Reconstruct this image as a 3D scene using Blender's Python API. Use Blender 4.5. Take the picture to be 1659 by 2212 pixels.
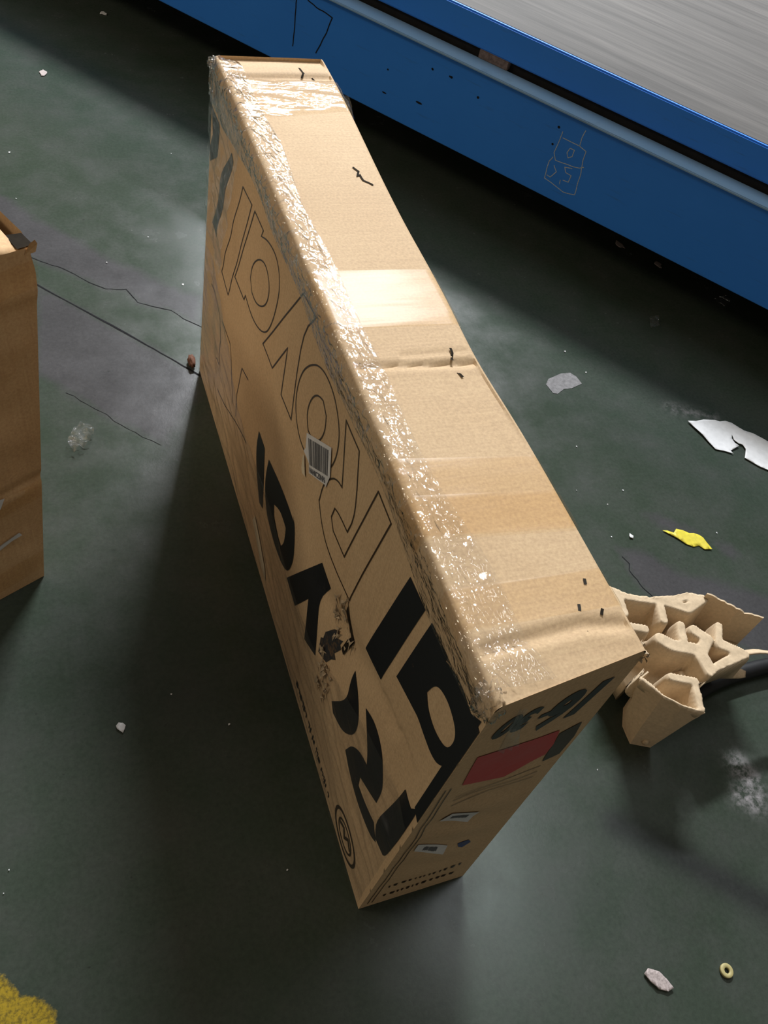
import bpy, bmesh, math, random
import numpy as np
from mathutils import Vector, Matrix, noise, geometry
random.seed(7)
for o in list(bpy.data.objects): bpy.data.objects.remove(o, do_unlink=True)
SC = bpy.context.scene
COL = SC.collection

# ------------------------------------------------------------------ camera
cam_d = bpy.data.cameras.new('camera'); cam = bpy.data.objects.new('camera', cam_d); COL.objects.link(cam)
cam.location = (-0.32160, -0.24618, 1.35199)
cam.rotation_mode = 'XYZ'; cam.rotation_euler = (0.682467, -0.194691, -0.328325)
cam_d.sensor_fit = 'VERTICAL'; cam_d.sensor_height = 24.0; cam_d.lens = 24.0 * 1800 / 2212
cam_d.clip_start = 0.02; cam_d.clip_end = 100
SC.camera = cam

# ------------------------------------------------------------------ world, lamps, exposure
SC.view_settings.view_transform = 'Standard'; SC.view_settings.look = 'None'
SC.view_settings.gamma = 1.0; SC.view_settings.use_curve_mapping = False
SC.view_settings.exposure = 0.0
world = bpy.data.worlds.new('hall'); SC.world = world; world.use_nodes = True
bg = world.node_tree.nodes['Background']; bg.inputs[0].default_value = (1.0, .90, .74, 1); bg.inputs[1].default_value = 0.185

def lamp(name, loc, size, power, col=(1, .97, .93), rz=0.0, tilt=(0, 0)):
    d = bpy.data.lights.new(name, 'AREA'); d.shape = 'RECTANGLE'; d.size, d.size_y = size
    d.energy = power; d.color = col
    o = bpy.data.objects.new(name, d); COL.objects.link(o); o.location = loc
    o.rotation_euler = (tilt[0], tilt[1], rz)
    return o
# a row of fluorescent fittings under the hall roof, then added unseen lamps
lamp('ceiling_lamp_far', (3.1, 9.6, 5.0), (2.0, .35), 560, (.90, .96, 1), rz=math.radians(-12))
lamp('ceiling_lamp_mid', (2.3, 5.6, 5.0), (1.5, .3), 1120, (.94, .97, 1), rz=math.radians(-12))
lamp('ceiling_lamp_near', (2.3, 1.25, 5.0), (2.2, .3), 52, (.90, .97, 1), rz=math.radians(70))
lamp('fill_lamp_left', (-5.2, 2.6, 4.2), (2.0, .4), 150, (1, .86, .66), rz=math.radians(80))  # added fill, lifts the printed side while the near end stays dark
lamp('sparkle_lamp', (-3.6, 10.2, 5.0), (1.2, .3), 120, (1, .97, .92), rz=math.radians(-12))  # added lamp, gives the crinkled film more glints
lamp('sparkle_lamp', (6.6, 8.4, 5.0), (1.2, .3), 160, (1, .97, .92), rz=math.radians(-12))  # likewise added for sparkle on the film

# ------------------------------------------------------------------ helpers
def mesh_obj(name, verts, faces, mat=None, parent=None, smooth=False):
    me = bpy.data.meshes.new(name); me.from_pydata([tuple(v) for v in verts], [], [tuple(f) for f in faces]); me.update()
    o = bpy.data.objects.new(name, me); COL.objects.link(o)
    if mat: me.materials.append(mat)
    if parent: o.parent = parent
    if smooth: me.polygons.foreach_set('use_smooth', [True] * len(me.polygons))
    return o
def bm_obj(name, bm, mat=None, parent=None, smooth=False):
    me = bpy.data.meshes.new(name); bm.to_mesh(me); bm.free()
    o = bpy.data.objects.new(name, me); COL.objects.link(o)
    if mat: me.materials.append(mat)
    if parent: o.parent = parent
    if smooth: me.polygons.foreach_set('use_smooth', [True] * len(me.polygons))
    return o
def empty(name, loc=(0, 0, 0)):
    o = bpy.data.objects.new(name, None); COL.objects.link(o); o.location = loc; o.empty_display_size = .05
    return o
def tag(o, label=None, cat=None, group=None, kind=None):
    for k, v in (('label', label), ('category', cat), ('group', group), ('kind', kind)):
        if v: o[k] = v
    return o
def unparent_offset(parent, o):
    o.parent = parent; o.matrix_parent_inverse = Matrix.Translation(-Vector(parent.location))
    return o
def nz(x, y, z=0.0): return noise.noise(Vector((x, y, z)))
def fbm(x, y, z=0.0, oc=4):
    s = 0; a = 1
    for i in range(oc):
        s += a * noise.noise(Vector((x, y, z + 7.1 * i))); x *= 2.03; y *= 2.03; a *= .5
    return s
def sstep(a, b, t):
    t = max(0, min(1, (t - a) / (b - a))); return t * t * (3 - 2 * t)
def seg_dist(p, a, b):
    ax, ay = a; bx, by = b; px, py = p; dx, dy = bx - ax, by - ay
    t = max(0, min(1, ((px - ax) * dx + (py - ay) * dy) / (dx * dx + dy * dy + 1e-12)))
    return math.hypot(px - ax - t * dx, py - ay - t * dy)
def path_dist(p, path): return min(seg_dist(p, path[i], path[i + 1]) for i in range(len(path) - 1))

# ------------------------------------------------------------------ materials
class NT:
    def __init__(s, name):
        s.m = bpy.data.materials.new(name); s.m.use_nodes = True; s.t = s.m.node_tree; s.t.nodes.clear()
        s.out = s.t.nodes.new('ShaderNodeOutputMaterial')
    def n(s, typ, **kw):
        nd = s.t.nodes.new('ShaderNode' + typ)
        for k, v in kw.items():
            if hasattr(nd, k): setattr(nd, k, v)
        return nd
    def l(s, a, b): s.t.links.new(a, b)
    def coord(s, scale=(1, 1, 1), kind='Object', rot=(0, 0, 0)):
        tc = s.n('TexCoord'); mp = s.n('Mapping'); mp.inputs['Scale'].default_value = scale; mp.inputs['Rotation'].default_value = rot
        s.l(tc.outputs[kind], mp.inputs[0]); return mp.outputs[0]
    def noise(s, vec, scale, detail=4, rough=.55):
        nd = s.n('TexNoise'); nd.inputs['Scale'].default_value = scale; nd.inputs['Detail'].default_value = detail
        nd.inputs['Roughness'].default_value = rough; s.l(vec, nd.inputs['Vector']); return nd.outputs['Fac']
    def ramp(s, fac, stops):
        r = s.n('ValToRGB'); s.l(fac, r.inputs[0]); e = r.color_ramp.elements
        while len(e) < len(stops): e.new(.5)
        for i, (p, c) in enumerate(stops):
            e[i].position = p; e[i].color = (c[0], c[1], c[2], 1) if not isinstance(c, (int, float)) else (c, c, c, 1)
        return r.outputs[0]
    def mix(s, fac, a, b, blend='MIX'):
        m = s.n('Mix'); m.data_type = 'RGBA'; m.blend_type = blend
        for v, i in ((fac, 0), (a, 6), (b, 7)):
            if isinstance(v, (int, float)): m.inputs[i].default_value = v
            elif isinstance(v, tuple): m.inputs[i].default_value = (*v, 1)
            else: s.l(v, m.inputs[i])
        return m.outputs[2]
    def math(s, op, a, b=0.0):
        m = s.n('Math'); m.operation = op
        for v, i in ((a, 0), (b, 1)):
            if isinstance(v, (int, float)): m.inputs[i].default_value = v
            else: s.l(v, m.inputs[i])
        return m.outputs[0]
    def bump(s, h, strength, dist=.001):
        b = s.n('Bump'); b.inputs['Strength'].default_value = strength; b.inputs['Distance'].default_value = dist
        s.l(h, b.inputs['Height']); return b.outputs[0]
    def princ(s, col, rough=.8, spec=.3, normal=None, metal=0.0):
        p = s.n('BsdfPrincipled')
        for v, k in ((col, 'Base Color'), (rough, 'Roughness'), (spec, 'Specular IOR Level'), (metal, 'Metallic')):
            if isinstance(v, (int, float)): p.inputs[k].default_value = v
            elif isinstance(v, tuple): p.inputs[k].default_value = (*v, 1)
            else: s.l(v, p.inputs[k])
        if normal is not None: s.l(normal, p.inputs['Normal'])
        s.l(p.outputs[0], s.out.inputs[0]); return p

def kraft(name, a, b, line_axis=1, rough=.72, spec=.25):
    t = NT(name); v = t.coord()
    f1 = t.noise(v, 5, 5, .6); f2 = t.noise(v, 260, 3, .6)
    sc = [3, 3, 3]; sc[line_axis] = 330
    f3 = t.noise(t.coord(tuple(sc)), 1, 2)
    c = t.mix(t.ramp(f1, [(.3, 0), (.75, 1)]), a, b)
    c = t.mix(.30, c, t.ramp(f2, [(.3, .35), (.7, .8)]), 'OVERLAY')
    c = t.mix(.12, c, t.ramp(f3, [(.3, .3), (.7, .7)]), 'OVERLAY')
    h = t.math('ADD', f3, t.math('MULTIPLY', f2, .5))
    t.princ(c, rough, spec, t.bump(h, .12, .0006)); return t.m
def plain(name, col, rough=.7, spec=.3, var=.25, scale=40, metal=0.0):
    t = NT(name); v = t.coord(); f = t.noise(v, scale, 5, .6)
    lo = tuple(c * (1 - var) for c in col); hi = tuple(min(1, c * (1 + var)) for c in col)
    t.princ(t.ramp(f, [(.3, lo), (.7, hi)]), rough, spec, t.bump(f, .1, .001), metal); return t.m
def ink(name, col, a=.55, sheen=.35):
    # printed ink: worn a little, the brown board showing through
    t = NT(name); f = t.noise(t.coord(), 180, 5, .7); g = t.noise(t.coord((9, 60, 60)), 1, 4, .6)
    c = t.mix(t.ramp(t.math('MULTIPLY', f, g), [(a * .62, 0), (a * .62 + .1, .8)]), col, (.16, .10, .055))
    t.princ(c, sheen, .4, t.bump(g, .15, .001)); return t.m
def film(name, tint=(1, 1, 1), bump_scale=(40, 40, 40), strength=.6, rough=.07, milk=.03, refl=1.0, dist=.002):
    t = NT(name); v = t.coord(bump_scale)
    f = t.noise(v, 1, 2.5, .55); nrm = t.bump(f, strength, dist)
    tr = t.n('BsdfTransparent'); tr.inputs[0].default_value = (*tint, 1)
    gl = t.n('BsdfGlossy'); gl.inputs['Roughness'].default_value = rough; t.l(nrm, gl.inputs['Normal'])
    df = t.n('BsdfDiffuse'); df.inputs[0].default_value = (.8, .8, .78, 1)
    lw = t.n('LayerWeight'); t.l(nrm, lw.inputs['Normal']); fz = t.math('ADD', t.math('MULTIPLY', t.math('POWER', lw.outputs['Facing'], 5.0), .96), .04)
    m1 = t.n('MixShader'); m1.inputs[0].default_value = milk; t.l(tr.outputs[0], m1.inputs[1]); t.l(df.outputs[0], m1.inputs[2])
    m2 = t.n('MixShader'); t.l(t.math('MINIMUM', t.math('MULTIPLY', fz, refl), 1.0), m2.inputs[0]); t.l(m1.outputs[0], m2.inputs[1]); t.l(gl.outputs[0], m2.inputs[2])
    t.l(m2.outputs[0], t.out.inputs[0]); return t.m

M = {}
M['kraft'] = kraft('kraft_board', (.50, .345, .20), (.565, .40, .24))
M['kraft2'] = kraft('brown_board', (.58, .36, .185), (.66, .43, .235), 0)
M['black_ink'] = ink('black_ink', (.012, .013, .016), .62)
M['line_ink'] = ink('brown_ink', (.035, .018, .008), .60)
M['red_ink'] = ink('red_ink', (.50, .018, .02), .66)
M['blue_ink'] = ink('blue_ink', (.02, .03, .16), .5)
M['white_paper'] = plain('white_paper', (.62, .62, .63), .6, .3, .08, 60)
M['cream_paper'] = plain('cream_paper', (.60, .52, .38), .7, .3, .1, 60)
M['grey_print'] = plain('grey_print', (.10, .10, .11), .6, .3, .2)
M['torn'] = plain('torn_fibre', (.40, .31, .21), .95, .1, .35, 120)
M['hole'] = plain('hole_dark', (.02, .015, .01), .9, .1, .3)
M['film'] = film('clear_film', (.99, .99, .99), (85, 45, 85), 1.0, .05, .012, 1.8, .006)
M['film_soft'] = film('clear_wrap', (.985, .985, .985), (30, 9, 30), .7, .14, .014, .8, .004)
M['tape'] = film('packing_tape', (.985, .95, .89), (5, 55, 10), .35, .30, .004, .30, .0012)
M['tape_clear'] = film('clear_tape', (.985, .97, .94), (14, 50, 10), 1.0, .05, .01, .8, .004)
M['scrap_film'] = film('scrap_film', (.95, .96, .97), (110, 110, 110), .9, .05, .035, 2.2, .004)
M['pulp'] = plain('moulded_pulp', (.58, .45, .305), .92, .12, .10, 150)
M['pulp_torn'] = plain('pulp_torn', (.52, .41, .28), .95, .1, .25, 200)
M['cable'] = plain('black_rubber', (.008, .008, .009), .55, .3, .3)
M['yellow'] = plain('yellow_tape', (.62, .52, .04), .5, .4, .12, 90)
M['washer'] = plain('nylon', (.42, .36, .16), .5, .4, .15)
M['flake'] = plain('pale_flake', (.40, .34, .33), .8, .2, .3, 300)
M['rust'] = plain('rust', (.12, .055, .035), .8, .2, .4, 200)
M['crack'] = plain('crack_dirt', (.012, .012, .014), .9, .1, .4, 90)
M['dark_steel'] = plain('dark_steel', (.012, .012, .013), .8, .2, .3, 30)
M['chalk'] = plain('scratch', (.36, .42, .48), .8, .2, .3, 300)
M['slot_block'] = plain('worn_block', (.16, .12, .11), .8, .2, .4, 90)

def blue_paint(name, a, b, chips):
    t = NT(name); v = t.coord(); f = t.noise(v, 7, 6, .65); g = t.noise(v, 60, 6, .7); s = t.noise(t.coord((3, 3, 40), rot=(0, 0, 0)), 3, 4)
    c = t.mix(f, a, b)
    c = t.mix(t.ramp(g, [(chips, 0), (chips + .03, 1)]), c, (.02, .025, .03))
    c = t.mix(t.ramp(s, [(.62, 0), (.8, .35)]), c, (.03, .05, .08))
    t.princ(c, .5, .35, t.bump(f, .08, .002)); return t.m
M['blue'] = blue_paint('blue_paint', (.019, .165, .62), (.026, .195, .70), .76)
M['blue_ledge'] = blue_paint('worn_blue_paint', (.15, .30, .52), (.24, .36, .50), .78)

def belt_mat():
    t = NT('conveyor_belt'); a = -math.atan2(.7826, .6225)
    v = t.coord((1, 1, 1)); al = t.coord((1, 1, 1), rot=(0, 0, -a))
    def stretched(sx, sy):
        mp = t.n('Mapping'); mp.inputs['Scale'].default_value = (sx, sy, 1); t.l(al, mp.inputs[0]); return mp.outputs[0]
    r = stretched(1.6, 26)
    f = t.noise(r, 1, 5, .6); g = t.noise(stretched(6, 150), 1, 4, .6); k = t.noise(v, 300, 2)
    c = t.ramp(f, [(.25, (.048, .045, .043)), (.5, (.074, .069, .066)), (.75, (.105, .097, .092))])
    c = t.mix(.35, c, t.ramp(g, [(.3, .3), (.7, .75)]), 'OVERLAY')
    t.princ(c, .75, .25, t.bump(g, .15, .001)); return t.m
M['belt'] = belt_mat()

def floor_mat():
    t = NT('painted_concrete'); v = t.coord()
    big = t.noise(v, 1.6, 5, .6); mid = t.noise(v, 9, 6, .65); fine = t.noise(v, 120, 5, .7); sp = t.noise(v, 55, 3, .6)
    green = t.mix(t.ramp(big, [(.35, 0), (.65, 1)]), (.031, .044, .031), (.042, .055, .043))
    green = t.mix(t.ramp(mid, [(.40, 0), (.72, .65)]), green, (.055, .059, .054))
    worn = t.mix(mid, (.044, .041, .046), (.066, .063, .068))
    at = t.n('Attribute'); at.attribute_name = 'wear'
    # soft worn areas and the sharper broken paint edges
    w = t.math('ADD', at.outputs['Fac'], t.math('MULTIPLY', t.math('SUBTRACT', t.noise(v, 14, 6, .7), .5), .05))
    c = t.mix(t.ramp(t.math('ADD', t.math('MULTIPLY', w, 9), .5), [(.36, 0), (.62, .85)]), green, worn)
    ay = t.n('Attribute'); ay.attribute_name = 'yellow'
    yw = t.math('ADD', ay.outputs['Fac'], t.math('MULTIPLY', t.math('SUBTRACT', t.noise(v, 60, 5, .7), .5), .02))
    yc = t.mix(t.ramp(t.noise(v, 170, 4, .7), [(.45, 0), (.62, .8)]), (.30, .21, .022), (.09, .07, .02))
    c = t.mix(t.ramp(t.math('ADD', t.math('MULTIPLY', yw, 40), .5), [(.4, 0), (.6, 1)]), c, yc)
    ab = t.n('Attribute'); ab.attribute_name = 'dark_band'
    c = t.mix(t.math('MULTIPLY', ab.outputs['Fac'], .75), c, (.018, .018, .020))
    al = t.n('Attribute'); al.attribute_name = 'pale'
    pf = t.math('MULTIPLY', al.outputs['Fac'], t.ramp(t.noise(v, 45, 6, .7), [(.42, 0), (.62, 1)]))
    c = t.mix(pf, c, (.30, .28, .29))
    c = t.mix(t.ramp(sp, [(.70, 0), (.76, .6)]), c, (.022, .024, .022))
    c = t.mix(.35, c, t.ramp(fine, [(.25, .25), (.75, .78)]), 'OVERLAY')
    rough = t.ramp(mid, [(.3, .19), (.7, .29)])
    t.princ(c, rough, .22, t.bump(t.math('ADD', fine, mid), .10, .0012)); return t.m
M['floor'] = floor_mat()

# ------------------------------------------------------------------ traced data (metres, in each surface's own plane)
OUTLINE = [[(0.956,0.6169),(0.8951,0.6234),(0.9997,0.3718),(1.0603,0.3797)],[(0.8768,0.6243),(0.8232,0.6261),(0.8312,0.611),(0.8011,0.6255),(0.7698,0.6329),(0.7449,0.6327),(0.7262,0.6224),(0.7183,0.6065),(0.7164,0.5934),(0.7197,0.5681),(0.7309,0.5301),(0.7463,0.4996),(0.7627,0.4812),(0.7901,0.4646),(0.8258,0.454),(0.8555,0.4519),(0.8882,0.4568),(0.8946,0.443),(0.9616,0.4404)],[(0.6168,0.6701),(0.7638,0.4578),(0.7028,0.4605),(0.6457,0.5513),(0.6448,0.4586),(0.587,0.4624),(0.6002,0.6179),(0.5588,0.6766)],[(0.5415,0.6127),(0.5601,0.5929),(0.5748,0.5699),(0.5831,0.5384),(0.581,0.5074),(0.5669,0.4843),(0.541,0.47),(0.5037,0.4717),(0.4676,0.4883),(0.4376,0.5122),(0.4165,0.5487),(0.4115,0.5812),(0.4187,0.6097),(0.4394,0.6282),(0.4634,0.6388),(0.4945,0.6384),(0.5219,0.6279)],[(0.5136,0.5833),(0.5242,0.5692),(0.5316,0.5474),(0.5296,0.5276),(0.5159,0.5137),(0.4951,0.5158),(0.4711,0.5385),(0.4619,0.5672),(0.4684,0.5892),(0.4874,0.5984),(0.5014,0.593)],[(0.8235,0.5754),(0.8491,0.5544),(0.8655,0.5307),(0.8679,0.5072),(0.8527,0.491),(0.828,0.4906),(0.7988,0.5039),(0.7741,0.5261),(0.7636,0.5516),(0.7668,0.5698),(0.781,0.5821),(0.7997,0.5849)],[(0.4084,0.6424),(0.356,0.6443),(0.3227,0.5609),(0.3314,0.518),(0.3656,0.5125),(0.3809,0.5052),(0.3851,0.4819),(0.3704,0.47),(0.3222,0.4762),(0.288,0.6508),(0.2422,0.6502),(0.2807,0.4346),(0.3728,0.422),(0.4082,0.4338),(0.4335,0.4591),(0.4324,0.4601),(0.4306,0.4984),(0.4093,0.5347),(0.3916,0.5496),(0.3757,0.5545)]]
OPENLINE = [[(1.0293,0.2861),(0.9608,0.2886),(0.9347,0.2343),(0.9084,0.1811)],[(0.8254,0.3212),(0.8715,0.3077),(0.8895,0.2257),(0.8814,0.1734)],[(1.0308,0.1065),(0.9651,0.1216),(0.8781,0.1612),(0.796,0.1888)],[(1.1312,0.2979),(1.0545,0.2828),(1.0255,0.2402),(1.0367,0.1677),(1.0755,0.1523)]]
FILLED = [[[(0.1755,0.6434),(0.132,0.6461),(0.1568,0.4448),(0.208,0.4343)]],[[(0.1146,0.6489),(0.0728,0.6521),(0.0726,0.644),(0.0625,0.6504),(0.0425,0.6568),(0.0268,0.6561),(0.0117,0.6529),(-0.004,0.6679),(-0.005,0.5779),(-0.0026,0.5583),(0.0102,0.5279),(0.026,0.5174),(0.0483,0.5155),(0.0714,0.5177),(0.0849,0.5131),(0.1318,0.5006)],[(0.0713,0.5949),(0.0606,0.6076),(0.0408,0.6132),(0.0196,0.6079),(0.0107,0.5955),(0.0107,0.5771),(0.0156,0.5638),(0.0289,0.5548),(0.0461,0.5506),(0.0651,0.5559),(0.0764,0.5689)]],[[(0.73,0.2896),(0.689,0.289),(0.6805,0.2512),(0.6588,0.1605),(0.6778,0.1534),(0.7127,0.1918),(0.7343,0.24)]],[[(0.6603,0.292),(0.6121,0.3039),(0.5475,0.313),(0.508,0.3121),(0.5183,0.3224),(0.4988,0.3083),(0.4797,0.2526),(0.488,0.2097),(0.5004,0.1868),(0.5222,0.1708),(0.5595,0.1615),(0.6026,0.1636),(0.6384,0.1766),(0.6596,0.2073),(0.6676,0.2437)],[(0.6076,0.2355),(0.5717,0.2611),(0.5364,0.2606),(0.534,0.2489),(0.5336,0.2212),(0.5449,0.1987),(0.5676,0.1974),(0.5991,0.2117)]],[[(0.3812,0.3796),(0.3422,0.3703),(0.3645,0.3189),(0.3473,0.2557),(0.3307,0.1961),(0.3788,0.1664),(0.3969,0.2597),(0.4394,0.1725),(0.4952,0.1742)]],[[(0.325,0.2196),(0.329,0.2563),(0.3217,0.2657),(0.3207,0.2852),(0.3038,0.3205),(0.2906,0.3356),(0.2912,0.3158),(0.2762,0.3319),(0.2788,0.3179),(0.2731,0.3134),(0.2846,0.2833),(0.2765,0.2777),(0.2867,0.2619),(0.296,0.2361),(0.3101,0.2275)]],[[(0.219,0.352),(0.1922,0.3447),(0.1699,0.3188),(0.161,0.2898),(0.1665,0.258),(0.1923,0.2154),(0.2327,0.1932),(0.2471,0.2037),(0.21,0.2785),(0.2186,0.3233)]],[[(0.1688,0.203),(0.1587,0.244),(0.1361,0.273),(0.1123,0.2835),(0.1232,0.3085),(0.1618,0.356),(0.1354,0.3711),(0.0998,0.3629),(0.0755,0.3285),(0.0658,0.3069),(0.0646,0.2703),(0.1147,0.2356),(0.1105,0.2147),(0.0821,0.219),(0.0519,0.231),(0.0315,0.2091),(0.0454,0.195),(0.0927,0.1834),(0.1406,0.1896)]],[[(0.0377,0.3866),(0.0122,0.3938),(0.0034,0.4157),(0.0005,0.3983),(0.0039,0.2363),(0.01,0.2212),(0.0345,0.2141),(0.0493,0.2388),(0.0432,0.3196)]],[[(1.0453,0.6238),(1.0322,0.6142),(1.1144,0.4152),(1.1542,0.4217),(1.1132,0.5001),(1.0923,0.5665)]],[[(1.2097,0.6237),(1.1485,0.6136),(1.1436,0.5602),(1.192,0.5243),(1.2149,0.5465),(1.1835,0.5795)]]]
SMALL = [(0.3743,0.0388),(0.3076,0.037),(0.2593,0.0349),(0.211,0.0297),(0.1643,0.0246)]
RED = [(0.0214,0.5804),(0.0688,0.5719),(0.1327,0.5594),(0.1411,0.5185),(0.142,0.4893),(0.0941,0.4647),(0.0292,0.4969)]
ENDLAB = [[(0.0482,0.3908),(0.0969,0.354),(0.0916,0.3176),(0.0385,0.3658)],[(0.0281,0.2913),(0.0875,0.229),(0.0872,0.1996),(0.0291,0.2627)]]
BLUEM = [(0.1071,0.2155),(0.1261,0.2122),(0.1327,0.1991),(0.1205,0.1918),(0.1118,0.2009)]
ENDDARK = [(0.1375,0.5479),(0.1618,0.5608),(0.1685,0.5212),(0.1675,0.4737),(0.1466,0.4666)]
STICK = [(0.5159,0.5087),(0.4301,0.5701),(0.4141,0.5304),(0.4177,0.5141),(0.4196,0.503),(0.4243,0.5031),(0.4835,0.4596),(0.4891,0.4736),(0.4995,0.4737),(0.5156,0.472),(0.5103,0.4834)]
STICK2 = [(0.5147,0.4654),(0.5092,0.4673),(0.494,0.439),(0.5079,0.4318),(0.513,0.4382)]
BARFR = [(0.5094,0.5079),(0.4329,0.5633),(0.4173,0.5259),(0.4865,0.4724)]
BARTX = [(0.4821,0.4655),(0.4264,0.5072)]
TOPMARK = [[(0.1379,0.8592),(0.1436,0.8478),(0.1382,0.8364),(0.1428,0.8383),(0.1435,0.8233),(0.1548,0.8103)],[(0.138,1.1737),(0.1413,1.1494),(0.1348,1.1391)],[(0.1525,1.1408),(0.1624,1.132)],[(0.137,0.449),(0.1366,0.4402),(0.1324,0.4283)],[(0.132,0.4094),(0.1337,0.4058),(0.1356,0.4005)],[(0.1485,0.1002),(0.1466,0.0935)],[(0.1284,0.0729),(0.1251,0.0657)],[(0.1506,0.0637),(0.1457,0.0569)],[(0.1232,0.0429),(0.127,0.0409),(0.123,0.0364)]]
TOPCREASE = [[(0.0038,0.4337),(0.0831,0.4216),(0.1565,0.4118)],[(0.0721,0.4399),(0.1592,0.4307)],[(0.0269,0.048),(0.122,0.0399),(0.1635,0.0265)],[(-0.002,1.1301),(0.1733,1.1353)]]
WEAR = [[(-0.3302,1.5388),(-0.0106,1.1939),(-0.0345,1.1155),(-0.1252,0.989),(-0.2077,1.0647),(-0.2504,1.1122),(-0.3009,1.1672),(-0.3259,1.2013),(-0.3551,1.2361)],[(-0.3219,1.6396),(-0.2407,1.5796),(-0.1742,1.517),(-0.1279,1.5138),(-0.1073,1.4625),(-0.0336,1.4228),(0.022,1.3623),(0.0437,1.4746),(-0.0232,1.5107),(-0.0886,1.5869),(-0.1585,1.6397),(-0.2376,1.7439),(-0.3122,1.8155),(-0.3724,1.906),(-0.436,1.9615),(-0.4469,1.7262)],[(0.7814,0.5388),(0.7877,0.4992),(0.7787,0.48),(0.7868,0.4413),(0.7971,0.4109),(0.8559,0.3161),(0.9902,0.2109),(1.0839,0.0118),(1.2421,0.1932),(1.0756,0.3498),(0.963,0.4143),(0.8991,0.448),(0.8612,0.4893),(0.8539,0.5122)],[(0.8972,0.621),(0.9386,0.6091),(0.986,0.5636),(1.0035,0.5422),(0.9477,0.5523),(0.9045,0.5966)],[(1.0343,0.5003),(1.0705,0.4935),(1.0822,0.4645),(1.0539,0.4566),(1.0355,0.4822)]]
CRACK = [[(-0.3601,1.6737),(-0.3219,1.6396),(-0.2786,1.6134),(-0.2407,1.5796),(-0.2126,1.5427),(-0.1742,1.517),(-0.1279,1.5138),(-0.1073,1.4625),(-0.0731,1.441),(-0.0336,1.4228),(-0.0107,1.391),(0.022,1.3623),(0.076,1.299)],[(-0.3029,1.1675),(-0.2504,1.1122),(-0.1942,1.0452),(-0.1302,0.9839)],[(0.7835,0.517),(0.7885,0.4969),(0.7787,0.48),(0.7868,0.4413),(0.7971,0.4109),(0.8138,0.3717)]]
JOINT = [(-0.4075,1.6321),(-0.3258,1.5385),(-0.1512,1.349),(-0.015,1.1944),(0.3473,0.8081),(0.6827,0.4374)]
DARKBAND = [(0.4748,-0.0003),(0.5792,-0.1009),(0.674,-0.1932),(0.8101,-0.3322)]
PAPER = [(1.1897,0.8738),(1.212,0.869),(1.2392,0.8716),(1.2746,0.8668),(1.2853,0.8596),(1.3034,0.8594),(1.3182,0.8505),(1.3382,0.8191),(1.3595,0.8048),(1.3875,0.7715),(1.4103,0.7304),(1.3693,0.656),(1.3214,0.682),(1.303,0.6981),(1.2784,0.7313),(1.2999,0.7578),(1.3004,0.7731),(1.2912,0.7783),(1.286,0.7929),(1.2936,0.8113),(1.2834,0.7988),(1.2813,0.7825),(1.2873,0.7706),(1.2525,0.7595),(1.2549,0.7483),(1.2358,0.7609),(1.2124,0.7708),(1.2062,0.799),(1.2035,0.8214),(1.1949,0.8505)]
YELLOW = [(0.9191,0.5629),(0.9305,0.56),(0.9425,0.551),(0.9548,0.5601),(0.9707,0.5536),(0.9822,0.5438),(0.9942,0.5416),(1.0048,0.5337),(1.0103,0.525),(1.011,0.5091),(1.0135,0.4908),(0.9945,0.4944),(0.9872,0.5069),(0.9713,0.5063),(0.9562,0.5171),(0.9461,0.5323),(0.9374,0.5429),(0.9294,0.5511)]
GREYP = [(0.8527,1.0548),(0.8689,1.0734),(0.9147,1.089),(0.9434,1.0887),(0.9543,1.0725),(0.957,1.0454),(0.9191,1.0323),(0.8954,1.0322),(0.8695,1.018),(0.8577,1.0224)]
YPATCH = [(-0.5486,0.0727),(-0.495,0.0477),(-0.4834,0.0328),(-0.4756,0.018),(-0.462,0.015),(-0.4454,0.0013),(-0.4344,-0.0169),(-0.4345,-0.0314),(-0.4585,-0.0638),(-0.5529,-0.0561)]
FILMSC = [(-0.3143,1.0165),(-0.2974,1.0481),(-0.2785,1.0598),(-0.2568,1.0423),(-0.2659,1.0151),(-0.2844,0.9899),(-0.3061,0.9849),(-0.3141,0.9998)]
CLEAR2 = [(1.3069,1.2761),(1.3408,1.2774),(1.32,1.2378),(1.2797,1.2251)]
CLEAR3 = [(1.5883,1.3401),(1.6378,1.3546),(1.6411,1.325),(1.5966,1.2995)]
FLAKE = [(0.403,-0.2187),(0.4126,-0.2142),(0.428,-0.2236),(0.4344,-0.2362),(0.4394,-0.2508),(0.4281,-0.2521),(0.4151,-0.2447),(0.4065,-0.2303)]
WASH = [(0.5399,-0.2561),(0.5505,-0.2606)]
SPECK = [(-0.2969,0.3719),(-0.1603,1.6215),(0.0127,1.5221),(-0.0412,1.726),(-0.2263,2.5999),(0.9683,1.1695),(0.9898,1.0846),(0.8325,0.8387),(0.8223,0.6577),(0.8323,0.5614),(0.0133,3.0634),(-0.352,1.908),(-0.3543,2.1355),(-0.1255,0.3343),(-0.2088,0.4111),(0.4887,0.0953),(-0.4794,0.1883),(-0.4887,0.158),(0.0913,2.1421),(0.883,0.6898),(0.7837,0.5703),(-0.0905,0.0791),(0.765,0.7094),(1.4068,1.6326),(1.4946,1.5242),(1.0551,0.5314)]
SMEAR = [(0.766,0.0363),(0.7776,0.0059),(0.7599,-0.034),(0.7423,-0.0206)]
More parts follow.
